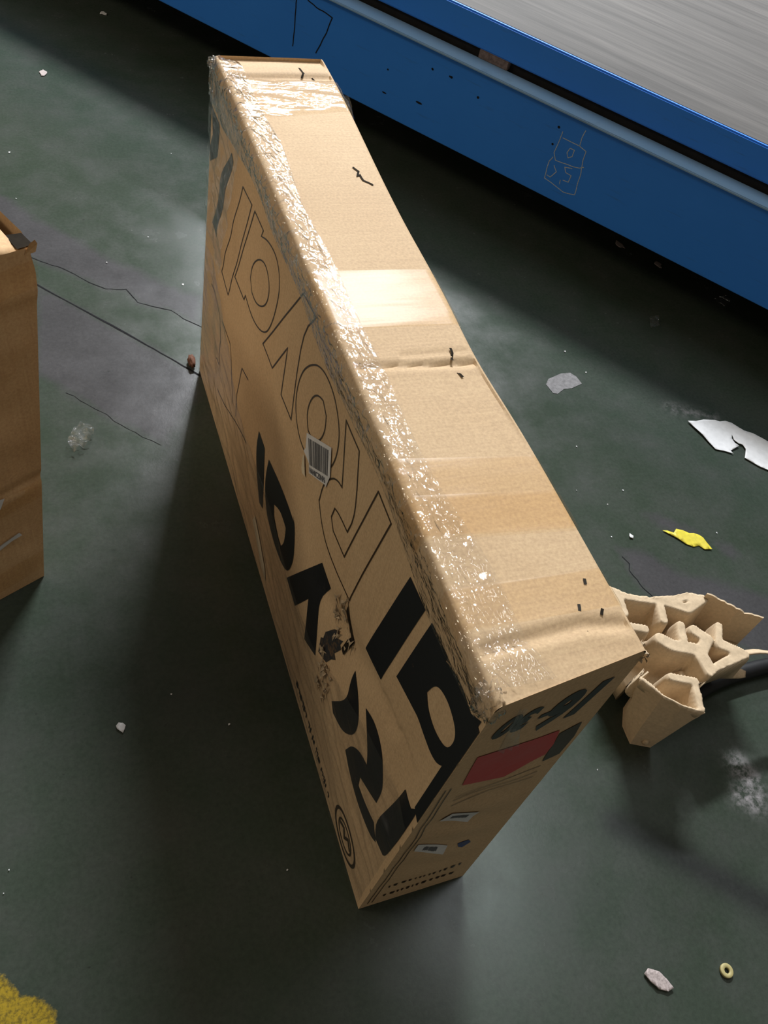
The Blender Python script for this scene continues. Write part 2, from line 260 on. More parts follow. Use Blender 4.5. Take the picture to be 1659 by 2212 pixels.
DOODLE = [[(-0.6335,0.3588),(-0.6336,0.3347),(-0.6352,0.2971),(-0.6249,0.2799),(-0.6016,0.2811),(-0.551,0.2888),(-0.5409,0.2966)],[(-0.6272,0.3436),(-0.574,0.3431),(-0.552,0.3378),(-0.5504,0.3109),(-0.5426,0.277),(-0.5367,0.215),(-0.5717,0.208),(-0.6357,0.2203),(-0.6412,0.2693),(-0.6339,0.2852)],[(-0.5737,0.388),(-0.5771,0.3658),(-0.574,0.3431)],[(-0.597,0.3267),(-0.5836,0.3266),(-0.5827,0.3085),(-0.5929,0.3008),(-0.6,0.3131),(-0.597,0.3267)],[(-0.6224,0.2652),(-0.6102,0.2517),(-0.6221,0.23),(-0.6331,0.2313)],[(-0.5898,0.2355),(-0.5883,0.2232)],[(-0.5706,0.2797),(-0.5916,0.2731),(-0.5832,0.2611),(-0.5657,0.2597),(-0.5675,0.2396),(-0.5841,0.2382)]]
PCRACK = [[(-1.5387,0.3633),(-1.535,0.2873),(-1.5347,0.2339)],[(-1.4985,0.3777),(-1.4551,0.3684),(-1.4074,0.3631),(-1.4211,0.317),(-1.4487,0.2467)]]
PDOT = [(-0.6477,0.3645),(-0.6482,0.316),(-1.0565,0.3567),(-0.993,0.3587),(-0.8993,0.3408),(-1.1959,0.2994),(-1.0551,0.3556),(-0.9985,0.359),(-1.0744,0.2522),(-1.1934,0.2329)]
SLOTB = [-0.9513,-0.8569]
PULP = {'outline': [(0.5873,0.3735),(0.6202,0.3451),(0.6606,0.3296),(0.7131,0.3232),(0.7466,0.3237),(0.7734,0.3109),(0.7847,0.2886),(0.8127,0.2576),(0.8538,0.2302),(0.7988,0.1946),(0.8347,0.177),(0.8234,0.1619),(0.7821,0.1712),(0.7077,0.1616),(0.6766,0.1494),(0.6545,0.1482),(0.6353,0.0958),(0.6018,0.1159),(0.5747,0.1419),(0.5492,0.1826),(0.5706,0.198),(0.5706,0.2449),(0.561,0.301)],'ribs': [[(0.594,0.3649),(0.6187,0.3425),(0.6591,0.327),(0.7114,0.3206),(0.7468,0.3193),(0.7695,0.3073)],[(0.7686,0.306),(0.7246,0.2918),(0.6892,0.3136)],[(0.675,0.3194),(0.6622,0.2795)],[(0.5984,0.3524),(0.5895,0.3116)],[(0.589,0.2813),(0.6137,0.2705)],[(0.6348,0.2442),(0.65,0.2274),(0.6934,0.2097),(0.6952,0.1645)],[(0.7117,0.2466),(0.7264,0.2242),(0.702,0.2051)],[(0.7484,0.2084),(0.7793,0.1799),(0.7173,0.1672)],[(0.6124,0.1719),(0.6513,0.154)],[(0.6513,0.154),(0.6347,0.1032)],[(0.5535,0.1829),(0.5618,0.1697),(0.5747,0.1419),(0.6018,0.1159),(0.6341,0.0961)],[(0.6895,0.2625),(0.6792,0.2372)],[(0.7678,0.2457),(0.7432,0.2095)]],'rim': [(0.5727,0.1924),(0.5496,0.1833),(0.5621,0.1634),(0.575,0.1423),(0.6021,0.1164),(0.6356,0.0962),(0.6553,0.148)],'cup': [(0.5504,0.1823),(0.5754,0.143),(0.6025,0.117),(0.6348,0.0971),(0.6545,0.1545),(0.6107,0.1735),(0.5943,0.2055)],'saddle': [(0.7059,0.2423),(0.7497,0.2412),(0.6703,0.1831),(0.64,0.2296)],'back': [(0.7669,0.3034),(0.7852,0.2894),(0.8118,0.2563),(0.8525,0.2305)],'cupb': [(0.5793,0.1596),(0.5762,0.1241),(0.6125,0.1073),(0.7003,0.1247)],'hole': (0.6065,0.1216)}
CABLE = [(0.6766,0.1777),(0.7394,0.1728),(0.7979,0.1843),(0.8653,0.1894),(0.937,0.1911),(1.0605,0.1882)]
CREASE_L = [(0.3506,0.3445),(0.2372,0.3766),(0.1629,0.4219),(0.0719,0.4486),(0.0246,0.3108)]

# ------------------------------------------------------------------ floor
def poly_sdf(P, poly):
    # signed distance, positive inside
    poly = np.array(poly); d = np.full(len(P), 1e9); ins = np.zeros(len(P), bool); N = len(poly)
    for i in range(N):
        a = poly[i]; b = poly[(i + 1) % N]; e = b - a; w = P - a
        t = np.clip((w @ e) / (e @ e + 1e-12), 0, 1); q = w - np.outer(t, e); d = np.minimum(d, np.hypot(q[:, 0], q[:, 1]))
        c = ((a[1] > P[:, 1]) != (b[1] > P[:, 1])); xx = a[0] + (P[:, 1] - a[1]) * e[0] / (e[1] if abs(e[1]) > 1e-9 else 1e-9)
        ins ^= c & (P[:, 0] < xx)
    return np.where(ins, d, -d)
def np_path(P, path):
    d = np.full(len(P), 1e9)
    for a, b in zip(path[:-1], path[1:]):
        a = np.array(a); b = np.array(b); e = b - a; w = P - a; t = np.clip((w @ e) / (e @ e), 0, 1); q = w - np.outer(t, e)
        d = np.minimum(d, np.hypot(q[:, 0], q[:, 1]))
    return d
xs = np.concatenate([[-14, -6, -3, -1.6], np.arange(-.9, 2.3, .012), [3, 5, 9, 16]])
ys = np.concatenate([[-10, -5, -2.5, -1.2], np.arange(-.7, 3.3, .014), [4, 6, 10, 18]])
gx, gy = np.meshgrid(xs, ys); P = np.stack([gx.ravel(), gy.ravel()], 1)
nx, ny = len(xs), len(ys)
idx = np.arange(nx * ny).reshape(ny, nx)
F = np.stack([idx[:-1, :-1].ravel(), idx[:-1, 1:].ravel(), idx[1:, 1:].ravel(), idx[1:, :-1].ravel()], 1)
me = bpy.data.meshes.new('floor'); me.from_pydata(np.c_[P, np.zeros(len(P))].tolist(), [], F.tolist()); me.update()
floor = bpy.data.objects.new('floor', me); COL.objects.link(floor); me.materials.append(M['floor'])
tag(floor, 'green painted concrete floor, worn to grey in patches', None, None, 'structure')
def attr(name, val):
    a = me.attributes.new(name, 'FLOAT', 'POINT'); a.data.foreach_set('value', np.asarray(val, np.float32))
wear = np.full(len(P), -1.0)
for w in WEAR: wear = np.maximum(wear, poly_sdf(P, w))
attr('wear', np.clip(wear, -.2, .2)); attr('yellow', np.clip(poly_sdf(P, YPATCH), -.2, .2))
attr('dark_band', np.exp(-(np_path(P, DARKBAND) / .028) ** 2))  # soft darker band along a traced path
attr('pale', np.exp(-(np_path(P, SMEAR) / .022) ** 2) + np.exp(-(np_path(P, [(1.17, .93), (1.28, .88)]) / .02) ** 2) * .35 + np.exp(-(np_path(P, GREYP[1:4]) / .02) ** 2) * .0)

def strip(path, width, zfun, jitter=0.0):
    vs = []; fs = []; n = len(path)
    for i, p in enumerate(path):
        a = path[max(0, i - 1)]; b = path[min(n - 1, i + 1)]; dx, dy = b[0] - a[0], b[1] - a[1]; L = math.hypot(dx, dy) or 1
        w = width(i / (n - 1)) if callable(width) else width
        ox, oy = -dy / L * w / 2, dx / L * w / 2
        vs += [(p[0] + ox, p[1] + oy, zfun), (p[0] - ox, p[1] - oy, zfun)]
        if i: k = 2 * i; fs.append((k - 2, k - 1, k + 1, k))
    return vs, fs
def dense(path, step, wob=0.0, seed=0):
    out = []
    for a, b in zip(path[:-1], path[1:]):
        L = math.hypot(b[0] - a[0], b[1] - a[1]); m = max(1, int(L / step))
        for k in range(m):
            t = k / m; x = a[0] + (b[0] - a[0]) * t; y = a[1] + (b[1] - a[1]) * t
            out.append((x + wob * nz(x * 40, y * 40, seed), y + wob * nz(x * 40, y * 40, seed + 5)))
    out.append(path[-1]); return out
v, f = strip(dense(JOINT, .02, .0012), lambda t: .0042 + .0012 * math.sin(t * 37), .0006)
o = mesh_obj('expansion_joint', v, f, M['crack'], floor); o['label'] = 'straight dark joint cut across the floor'
for k, c in enumerate(CRACK):
    v, f = strip(dense(c, .01, .004, k), (lambda t, k=k: (.0022, .0011, .0020)[k] * (.55 + .6 * abs(math.sin(t * 21 + k)))), .0005)
    mesh_obj('crack', v, f, M['crack'], floor)

# ------------------------------------------------------------------ conveyor
dv = Vector((.6225, -.7826, 0)); nv = Vector((.7826, .6225, 0))
conv = empty('conveyor', dv * -1.0 + nv * 2.4)
tag(conv, 'blue steel conveyor with a worn beige belt standing beside the cartons', 'conveyor')
def cbox(name, s0, s1, n0, n1, z0, z1, mat, bev=.004, parent=None):
    bm = bmesh.new(); vs = []
    for s in (s0, s1):
        for q in (n0, n1):
            for z in (z0, z1): vs.append(bm.verts.new(dv * s + nv * q + Vector((0, 0, z))))
    for fc in ((0, 1, 3, 2), (4, 6, 7, 5), (0, 4, 5, 1), (2, 3, 7, 6), (0, 2, 6, 4), (1, 5, 7, 3)): bm.faces.new([vs[i] for i in fc])
    bmesh.ops.recalc_face_normals(bm, faces=bm.faces)
    if bev: bmesh.ops.bevel(bm, geom=list(bm.edges), offset=bev, segments=2, affect='EDGES', clamp_overlap=True)
    o = bm_obj(name, bm, mat)
    return unparent_offset(conv, o) if parent is None else o
S0, S1 = -3.6, 1.6
panel = cbox('side_panel', S0, S1, 1.853, 1.865, .17, .416, M['blue'], .003)
cbox('rail_ledge', S0, S1, 1.833, 1.905, .4105, .4175, M['blue_ledge'], .002)
cbox('top_beam', S0, S1, 1.898, 1.912, 0.4412, 0.5220, M['blue'], .004)
cbox('slot_block', SLOTB[0], SLOTB[1], 1.90, 1.93, .4176, 0.4412, M['slot_block'], .002)
cbox('slot_back', S0, S1, 1.915, 1.925, .2, 0.4412, M['dark_steel'], 0)
cbox('bottom_lip', S0, S1, 1.865, 1.915, .17, .176, M['blue'], .001)
cbox('belt', S0, S1, 1.9125, 3.5, 0.5020, 0.5210, M['belt'], .002)
cbox('bed_frame', S0, S1, 1.94, 3.5, .19, .36, M['dark_steel'], 0)
for s in (-3.3, -1.9, -.2, 1.4): cbox('support_leg', s, s + .08, 2.3, 2.4, .0, .2, M['dark_steel'], .002)
cbox('top_beam', S0, S1, 3.501, 3.55, 0.4412, 0.5220, M['blue'], .004)
def pan_pt(p, e=.0006): return dv * p[0] + nv * (1.853 - e) + Vector((0, 0, p[1]))
def stroke3(path, w, to3, closed=False):
    n = len(path); vs = []; fs = []
    for i, p in enumerate(path):
        if closed: a, b = path[i - 1], path[(i + 1) % n]
        else: a, b = path[max(0, i - 1)], path[min(n - 1, i + 1)]
        d1 = Vector((p[0] - a[0], p[1] - a[1])); d2 = Vector((b[0] - p[0], b[1] - p[1]))
        if d1.length < 1e-9: d1 = d2
        if d2.length < 1e-9: d2 = d1
        d1.normalize(); d2.normalize(); t = d1 + d2
        t = t.normalized() if t.length > 1e-6 else d1
        nn = Vector((-t.y, t.x)); k = max(.45, abs(nn.dot(Vector((-d1.y, d1.x))))); nn *= w / 2 / k
        vs += [to3((p[0] + nn.x, p[1] + nn.y)), to3((p[0] - nn.x, p[1] - nn.y))]
    m = n if closed else n - 1
    for i in range(m): j = (i + 1) % n; fs.append((2 * i, 2 * i + 1, 2 * j + 1, 2 * j))
    return vs, fs
V = []; Fc = []
for dd in DOODLE:
    v, f = stroke3(dense(dd, .006, .0015), .0022, pan_pt); k = len(V); V += v; Fc += [tuple(i + k for i in q) for q in f]
unparent_offset(conv, mesh_obj('scratched_drawing', V, Fc, M['chalk']))['label'] = 'pale scratched drawing of a box with figures'
for c in PCRACK:
    v, f = stroke3(dense(c, .01, .003), .0035, pan_pt); unparent_offset(conv, mesh_obj('scratch', v, f, M['crack']))
for i, (s, z) in enumerate(PDOT):
    r = (.004, .0035, .0035, .004, .004, .003, .003, .003, .007, .005)[i]; q = []
    for a in range(10):
        rr = r * (1 + .4 * nz(a, i)); q.append(pan_pt((s + rr * math.cos(a * .628) * (1.0 if i < 8 else 1.6), z + rr * .9 * math.sin(a * .628) * (1 if i < 8 else .5))))
    unparent_offset(conv, mesh_obj('paint_chip', q, [tuple(range(10))], M['crack']))

# ------------------------------------------------------------------ the tall carton
H = .707; LY0, LY1 = -.006, 1.203
carton = empty('carton', (.09, .6, 0))
tag(carton, 'tall narrow printed carton standing on its edge, wrapped in clear tape', 'carton')
def lerp(a, b, t): return a + (b - a) * t
def width_at(y, z):
    t = (y - LY0) / (LY1 - LY0)
    wt = lerp(.176, .196, sstep(.55, 1, t)) - .006 * math.exp(-((y - .42) / .1) ** 2)
    return lerp(.178, wt, z / H)
def left_disp(y, z):
    # inward (+x) dents of the printed side
    e = min(1, min(z, H - z) / .04) * min(1, max(0, min(y - LY0, LY1 - y)) / .05)
    e = max(0, e)
    x = .0022 * fbm(y * 3.1, z * 3.1, 2, 3)
    dc = path_dist((y, z), CREASE_L)
    below = 1 if z < .42 - .15 * (y - .25) else 0
    x += .0055 * math.exp(-(dc / .03) ** 2) * (1 if below else .35)
    x += .007 * math.exp(-((y - .265) / .05) ** 2 - ((z - .33) / .10) ** 2)
    x += .0035 * math.exp(-(path_dist((y, z), [(1.17, .70), (1.14, .42), (1.06, .1)]) / .025) ** 2)
    x += .0016 * math.sin(z * 55 + 3 * nz(y * 4, z * 2)) * math.exp(-((y - 1.08) / .1) ** 2)
    return x * e
def top_disp(x, y):
    z = .0012 * fbm(x * 5, y * 5, 9, 3)
    for k, c in enumerate(TOPCREASE):
        c2 = [(-.02, c[0][1])] + c + [(.21, c[-1][1])] if k != 1 else c
        z -= (.0032, .0016, .0035, .0045)[k] * math.exp(-(path_dist((x, y), c2) / (.0045, .004, .007, .009)[k]) ** 2)
        z += (.0005, .0004, .0009, .0012)[k] * math.exp(-((path_dist((x, y), c2) - .013) / .007) ** 2)
    z -= .0022 * sstep(.43, .415, y) * sstep(.05, .14, x) * sstep(.2, .4, y)
    z -= .006 * sstep(1.16, 1.203, y)
    return z
def y_skew(x, z, t):
    # the near end is racked: the top leans out at the left corner and back at the right one
    y0 = lerp(-.005, lerp(-.010, .012, min(1, max(0, x / .176))), z / H)
    y1 = lerp(1.204, lerp(1.202, 1.210, min(1, max(0, x / .2))), z / H)
    return lerp(y0, y1, t)
RADL, RADR = .007, .009
def section(t):
    # loop of (x, z) from bottom-left up, over the top, down the right side
    out = []
    y = lerp(LY0, LY1, t); nl = 90; nt = 44; nr = 12
    for i in range(nl + 1):
        z = (H - RADL) * i / nl; out.append((left_disp(y, z), z))
    w = width_at(y, H)
    for k in range(1, 6):
        a = k / 6 * math.pi / 2; out.append((RADL - RADL * math.cos(a), H - RADL + RADL * math.sin(a)))
    for i in range(nt + 1):
        x = RADL + (w - RADL - RADR) * i / nt; out.append((x, H + top_disp(x, y) * min(1, min(x, w - x) / .012 + .2)))
    for k in range(1, 6):
        a = k / 6 * math.pi / 2; out.append((w - RADR + RADR * math.sin(a), H - RADR + RADR * math.cos(a)))
    for i in range(nr + 1):
        z = (H - RADR) * (1 - i / nr); out.append((width_at(y, z) + .002 * nz(y * 6, z * 6, 4) * math.sin(math.pi * i / nr), z))
    for i in range(1, 6): out.append((width_at(y, 0) * (1 - i / 6), 0.0))
    return out
NS = 260; verts = []; faces = []
for i in range(NS + 1):
    t = i / NS; s = section(t); m = len(s)
    for (x, z) in s:
        verts.append((x + lerp(0, -.007, t) * (1 - z / H), y_skew(x, z, t), z + .0006))
for i in range(NS):
    for j in range(m):
        a = i * m + j; b = i * m + (j + 1) % m; faces.append((a, b, b + m, a + m))
def end_disp(x, z, u, row):
    bul = math.sin(math.pi * max(0, min(1, u))) * math.sin(math.pi * max(0, min(1, z / H)))
    return .0025 * fbm(x * 9, z * 5, 3 + row, 3) * bul + .0022 * bul * math.sin(z * 70 + 2 * x * 20) * (1 if z < .45 else .3)
# end caps share the border ring through a grid fan of rows
def cap(row, flip, inset):
    base = len(verts); nzr, nxr = 70, 20
    t = 0 if row == 0 else 1
    for i in range(nzr + 1):
        z = H * i / nzr; y = LY0 if row == 0 else LY1
        xl = left_disp(y, z); xr = width_at(y, z)
        if z > H - RADL: dz = z - (H - RADL); k = RADL - math.sqrt(max(0, RADL ** 2 - dz ** 2)); xl += k; xr -= k
        for j in range(nxr + 1):
            u = j / nxr; x = lerp(xl, xr, u) + lerp(0, -.007, t) * (1 - z / H)
            d = end_disp(x, z, u, row)
            verts.append((x, y_skew(x, z, t) + (d if row == 0 else -d) + inset, z + .0006))
    for i in range(nzr):
        for j in range(nxr):
            a = base + i * (nxr + 1) + j; q = (a, a + 1, a + nxr + 2, a + nxr + 1); faces.append(q if flip else q[::-1])
cap(0, True, 0); cap(1, False, 0)
body = mesh_obj('body', verts, faces, M['kraft'], None, True); unparent_offset(carton, body)
me = body.data
bm = bmesh.new(); bm.from_mesh(me); bmesh.ops.remove_doubles(bm, verts=bm.verts, dist=.0004); bmesh.ops.recalc_face_normals(bm, faces=bm.faces)
for e in bm.edges:
    if len(e.link_faces) == 2 and e.calc_face_angle(0) > .6: e.smooth = False
bm.to_mesh(me); bm.free()

def L3(p, e=.0007):
    y, z = p; t = (y - LY0) / (LY1 - LY0)
    return (left_disp(y, z) + lerp(0, -.007, t) * (1 - z / H) - e, y, z + .0006)
def E3(p, e=.0009):
    x, z = p; return (x, y_skew(x, z, 0) + end_disp(x, z, x / width_at(LY0, z), 0) - e, z + .0006)
def T3(p, e=.0009): return (p[0], p[1], H + top_disp(p[0], p[1]) + e + .0006)
def fill_poly(loops, to3, cell=.016):
    bm = bmesh.new(); es = []
    for lp in loops:
        vs = [bm.verts.new((a, b, 0)) for a, b in lp]
        for i in range(len(vs)): es.append(bm.edges.new((vs[i], vs[(i + 1) % len(vs)])))
    bmesh.ops.triangle_fill(bm, use_beauty=True, use_dissolve=False, edges=es)
    xs_ = [v.co.x for v in bm.verts]; ys_ = [v.co.y for v in bm.verts]
    for ax, lo, hi in ((0, min(xs_), max(xs_)), (1, min(ys_), max(ys_))):
        c = math.floor(lo / cell) * cell + cell
        while c < hi:
            bmesh.ops.bisect_plane(bm, geom=list(bm.verts) + list(bm.edges) + list(bm.faces), plane_co=(c, 0, 0) if ax == 0 else (0, c, 0), plane_no=(1, 0, 0) if ax == 0 else (0, 1, 0)); c += cell
    for v in bm.verts: v.co = to3((v.co.x, v.co.y))
    return bm
def face_fix(o, d):
    # make thin prints face outwards
    d = Vector(d)
    bm = bmesh.new(); bm.from_mesh(o.data)
    for f in bm.faces:
        f.normal_update()
        if f.normal.dot(d) < 0: f.normal_flip()
    bm.to_mesh(o.data); bm.free(); return o
def clamp_left(lp): return [(max(LY0 + .002, min(LY1 - .002, a)), max(.003, min(H - .012, b))) for a, b in lp]
def smooth_loop(lp, it=1):
    # round only the gentle corners of traced curves
    for _ in range(it):
        out = []; n = len(lp)
        for i in range(n):
            a, b, c = Vector(lp[i - 1]), Vector(lp[i]), Vector(lp[(i + 1) % n])
            if (b - a).length < 1e-6 or (c - b).length < 1e-6: continue
            if (b - a).angle(c - b) < .75: out += [tuple(b.lerp(a, .25)), tuple(b.lerp(c, .25))]
            else: out.append(tuple(b))
        lp = out
    return lp
for lp in OUTLINE:
    lp = smooth_loop(clamp_left(lp), 2)
    dn = dense(lp + [lp[0]], .012)[:-1]
    v, f = stroke3(dn, .0024, L3, True); unparent_offset(carton, face_fix(mesh_obj('outline_letter', v, f, M['line_ink']), (-1, 0, 0)))
for lp in OPENLINE:
    v, f = stroke3(dense(clamp_left(lp), .012), .0022, L3); unparent_offset(carton, face_fix(mesh_obj('printed_line', v, f, M['line_ink']), (-1, 0, 0)))
M['smudge'] = ink('smudged_ink', (.035, .037, .042), .40)
for li, loops in enumerate(FILLED):
    bm = fill_poly([smooth_loop(clamp_left(l), 0 if li == 5 else 2) for l in loops], L3); unparent_offset(carton, face_fix(bm_obj('block_letter', bm, M['smudge' if li in (5, 9) else 'black_ink']), (-1, 0, 0)))
# row of small lettering along the bottom edge
y0, y1 = SMALL[-1][0], SMALL[0][0]; V = []; Fc = []
yy = y0
while yy < y1:
    w = random.choice((.004, .006, .008, .010)); zc = lerp(.0246, .0388, (yy - y0) / (y1 - y0)); h = random.choice((.010, .013, .016))
    for (a, b, c, d_) in ((0, .35, 0, 1), (.35, 1, random.choice((0, .6)), 1)):
        k = len(V); V += [L3((yy + w * a, zc - h / 2 + h * c)), L3((yy + w * b, zc - h / 2 + h * c)), L3((yy + w * b, zc + h / 2)), L3((yy + w * a, zc + h / 2))]; Fc.append((k, k + 1, k + 2, k + 3))
    yy += w + random.choice((.002, .003, .009))
unparent_offset(carton, face_fix(mesh_obj('small_lettering', V, Fc, M['black_ink']), (-1, 0, 0)))
# round emblem in the lower corner
for rr, w in ((1, .006), (.62, .004)):
    pts = []
    for k in range(40):
        a = k / 40 * 2 * math.pi; pts.append((.090 + .045 * rr * math.cos(a), .055 + .040 * rr * math.sin(a)))
    v, f = stroke3(pts, w, L3, True); unparent_offset(carton, face_fix(mesh_obj('emblem_ring', v, f, M['line_ink']), (-1, 0, 0)))
v, f = stroke3([(.066, .055), (.08, .068), (.09, .05), (.10, .066), (.114, .055)], .006, L3); unparent_offset(carton, face_fix(mesh_obj('emblem_mark', v, f, M['line_ink']), (-1, 0, 0)))

def text_mesh(name, body_, size, to3, mat, shear=0.0, offset=0.0, width=1.0):
    cu = bpy.data.curves.new(name, 'FONT'); cu.body = body_; cu.size = size; cu.shear = shear; cu.offset = offset; cu.resolution_u = 4
    tmp = bpy.data.objects.new(name, cu); COL.objects.link(tmp)
    bpy.context.view_layer.update()
    me = bpy.data.meshes.new_from_object(tmp.evaluated_get(bpy.context.evaluated_depsgraph_get()))
    bpy.data.objects.remove(tmp, do_unlink=True); bpy.data.curves.remove(cu)
    for v in me.vertices: v.co = to3((v.co.x * width, v.co.y))
    o = bpy.data.objects.new(name, me); COL.objects.link(o); me.materials.clear(); me.materials.append(mat); me.name = name
    return o
# end of the carton: upside-down figures, red panel, labels
up = lambda x0, z0: (lambda p: E3((x0 - p[0], z0 - p[1])))
for s, x0, z0, sz, wd in (('16', .163, .662, .088, .80), ('30', .070, .662, .056, .74)):
    o = text_mesh('printed_number', s, sz, up(x0, z0), M['black_ink'], .35, sz * .055, wd); unparent_offset(carton, face_fix(o, (0, -1, 0)))
o = mesh_obj('printed_dash', [E3(p) for p in ((.075, .641), (.091, .641), (.089, .632), (.073, .632))], [(0, 1, 2, 3)], M['black_ink']); unparent_offset(carton, face_fix(o, (0, -1, 0)))
def end_poly(name, lp, mat, e=.0009):
    o = bm_obj(name, fill_poly([lp], lambda p: E3(p, e)), mat); return unparent_offset(carton, face_fix(o, (0, -1, 0)))
end_poly('red_panel', RED, M['red_ink'])['label'] = 'faded red printed panel'
end_poly('printed_mark', ENDDARK, M['line_ink']); end_poly('pen_mark', BLUEM, M['blue_ink'])
for lab in ENDLAB:
    o = end_poly('address_label', lab, M['white_paper'], .0014)
    c = Vector((sum(p[0] for p in lab) / 4, sum(p[1] for p in lab) / 4)); ax = (Vector(lab[1]) - Vector(lab[0])).normalized()
    V = []; Fc = []
    for k in range(9):
        p = c + ax * (-.018 + k * .0042); h = .006; w = random.choice((.0008, .0016, .0022)); q = len(V)
        V += [E3((p.x - w, p.y - h), .0018), E3((p.x + w, p.y - h), .0018), E3((p.x + w, p.y + h), .0018), E3((p.x - w, p.y + h), .0018)]; Fc.append((q, q + 1, q + 2, q + 3))
    b = face_fix(mesh_obj('label_print', V, Fc, M['grey_print']), (0, -1, 0)); b.parent = o
for z0, z1 in ((.095, .06), (.052, .02)):
    V = []; Fc = []; x = .03
    while x < .15:
        w = random.uniform(.003, .009); k = len(V); zt = lerp(z0, z1, 0); zz = z0 - .3 * (x - .03) * 0
        V += [E3((x, zz)), E3((x + w, zz)), E3((x + w * .8, zz - .011)), E3((x + .001, zz - .009))]; Fc.append((k, k + 1, k + 2, k + 3)); x += w + random.uniform(.002, .006)
    unparent_offset(carton, face_fix(mesh_obj('small_lettering', V, Fc, M['line_ink']), (0, -1, 0)))
for xx in (.010, .017):
    v, f = stroke3(dense([(xx, .02), (xx + .004, .3), (xx - .002, .5)], .03, .002), .0014, E3); unparent_offset(carton, face_fix(mesh_obj('fold_line', v, f, M['line_ink']), (0, -1, 0)))
for zz in (.455, .44, .425):
    v, f = stroke3(dense([(.035, zz), (.09, zz - .004), (.15, zz - .002)], .02, .002), .0012, E3); unparent_offset(carton, face_fix(mesh_obj('printed_line', v, f, M['line_ink']), (0, -1, 0)))
# black print wrapping over the near vertical edge
bm = fill_poly([[(-.0072, .40), (.008, .41), (.006, .66), (-.0088, .655)]], lambda p: L3(p, .0008)); unparent_offset(carton, face_fix(bm_obj('block_letter', bm, M['black_ink']), (-1, 0, 0)))

# barcode sticker on the printed side
st = face_fix(bm_obj('barcode_sticker', fill_poly([STICK], lambda p: L3(p, .0016)), M['white_paper']), (-1, 0, 0)); unparent_offset(carton, st); st['label'] = 'white barcode sticker with a torn side'
P0, P1, P2, P3 = [Vector(p) for p in BARFR]; u = 0.02; random.seed(3)
while u < .96:
    w = random.choice((.012, .02, .035, .05)); g = random.choice((.015, .02, .03)); lo = .33 if False else 0
    def q(uu, vv): return (P0.lerp(P1, uu)).lerp(P3.lerp(P2, uu), vv)
    top_v = .04; bot_v = .97
    if .0 < u < .2: top_v = .04
    pts = [q(u, top_v), q(u + w, top_v), q(u + w, bot_v), q(u, bot_v)]
    b = face_fix(mesh_obj('bar', [L3((p.x, p.y), .0020) for p in pts], [(0, 1, 2, 3)], M['grey_print']), (-1, 0, 0)); b.parent = st
    u += w + g
B0, B1 = Vector(BARTX[0]), Vector(BARTX[1]); bx = (B1 - B0).normalized(); by = (P0 - P3).normalized()
o = text_mesh('barcode_number', 'NAN0CZ0NP6', .0115, lambda p: L3(tuple(B0 + bx * p[0] + by * (p[1] - .002)), .0020), M['grey_print'], 0, .0003, .98); face_fix(o, (-1, 0, 0)).parent = st
o = face_fix(bm_obj('sticker_scrap', fill_poly([STICK2], lambda p: L3(p, .0020)), M['cream_paper']), (-1, 0, 0)); unparent_offset(carton, o)
for p in ([(.70, .075), (.69, .10), (.60, .055), (.585, .03), (.62, .035)],):
    o = face_fix(bm_obj('sticker_scrap', fill_poly([p], lambda q: L3(q, .0016)), M['cream_paper']), (-1, 0, 0)); unparent_offset(carton, o)

# tear in the printed side: open hole and curled fibres
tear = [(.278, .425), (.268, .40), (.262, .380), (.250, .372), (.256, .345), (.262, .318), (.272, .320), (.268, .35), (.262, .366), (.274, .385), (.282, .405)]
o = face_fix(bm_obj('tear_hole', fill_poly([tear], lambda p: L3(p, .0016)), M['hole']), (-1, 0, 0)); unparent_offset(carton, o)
random.seed(11)
def shred(c, r, to3, out, n_=7):
    vs = []; k = n_
    for i in range(k):
        a = i / k * 2 * math.pi; q = r * (random.uniform(.15, .4) if i % 2 else random.uniform(.8, 1.7)); p = to3((c[0] + q * math.cos(a) * .7, c[1] + q * math.sin(a) * 1.5))
        vs.append(Vector(p) + Vector(out) * random.uniform(0, 1))
    vs.append(sum(vs, Vector()) / k)
    return vs, [(i, (i + 1) % k, k) for i in range(k)]
V = []; Fc = []
edge_pts = [(.282, .43), (.29, .415), (.288, .40), (.280, .39), (.272, .372), (.265, .35), (.285, .38), (.296, .405), (.262, .335), (.245, .368), (.255, .36)]
low_pts = [(.285 + random.uniform(-.02, .025), .20 + random.uniform(-.03, .05)) for _ in range(20)] + [(.30 + .012 * random.uniform(-1, 1), .36 + .05 * random.uniform(-1, 1)) for _ in range(7)]
for c in edge_pts + low_pts:
    v, f = shred(c, random.uniform(.004, .013), L3, (-.005, 0, 0), random.choice((5, 6, 9))); k = len(V); V += v; Fc += [tuple(i + k for i in q) for q in f]
o = unparent_offset(carton, mesh_obj('torn_fibres', V, Fc, M['torn'])); o['label'] = 'pale torn board fibres around the gash'; o['kind'] = 'stuff'
# frayed far-right and near-right corners
for nm, c0, n_ in (('frayed_corner', (.178, .014, .70), 22), ('frayed_corner', (.0, 1.20, .70), 10)):
    V = []; Fc = []
    for i in range(n_):
        c = Vector(c0) + Vector((random.uniform(-.005, .003), random.uniform(-.006, .010), random.uniform(-.020, .004)))
        a = [c + Vector((random.uniform(-.004, .004), random.uniform(-.004, .004), random.uniform(-.004, .004))) for _ in range(4)]
        k = len(V); V += a; Fc += [(k, k + 1, k + 2), (k, k + 2, k + 3), (k, k + 1, k + 3), (k + 1, k + 2, k + 3)]
    unparent_offset(carton, mesh_obj(nm, V, Fc, M['torn']))['kind'] = 'stuff'
# dark nicks in the top
for mk in TOPMARK:
    v, f = stroke3(dense(mk, .003, .002), .0032, T3); unparent_offset(carton, face_fix(mesh_obj('puncture', v, f, M['hole']), (0, 0, 1)))

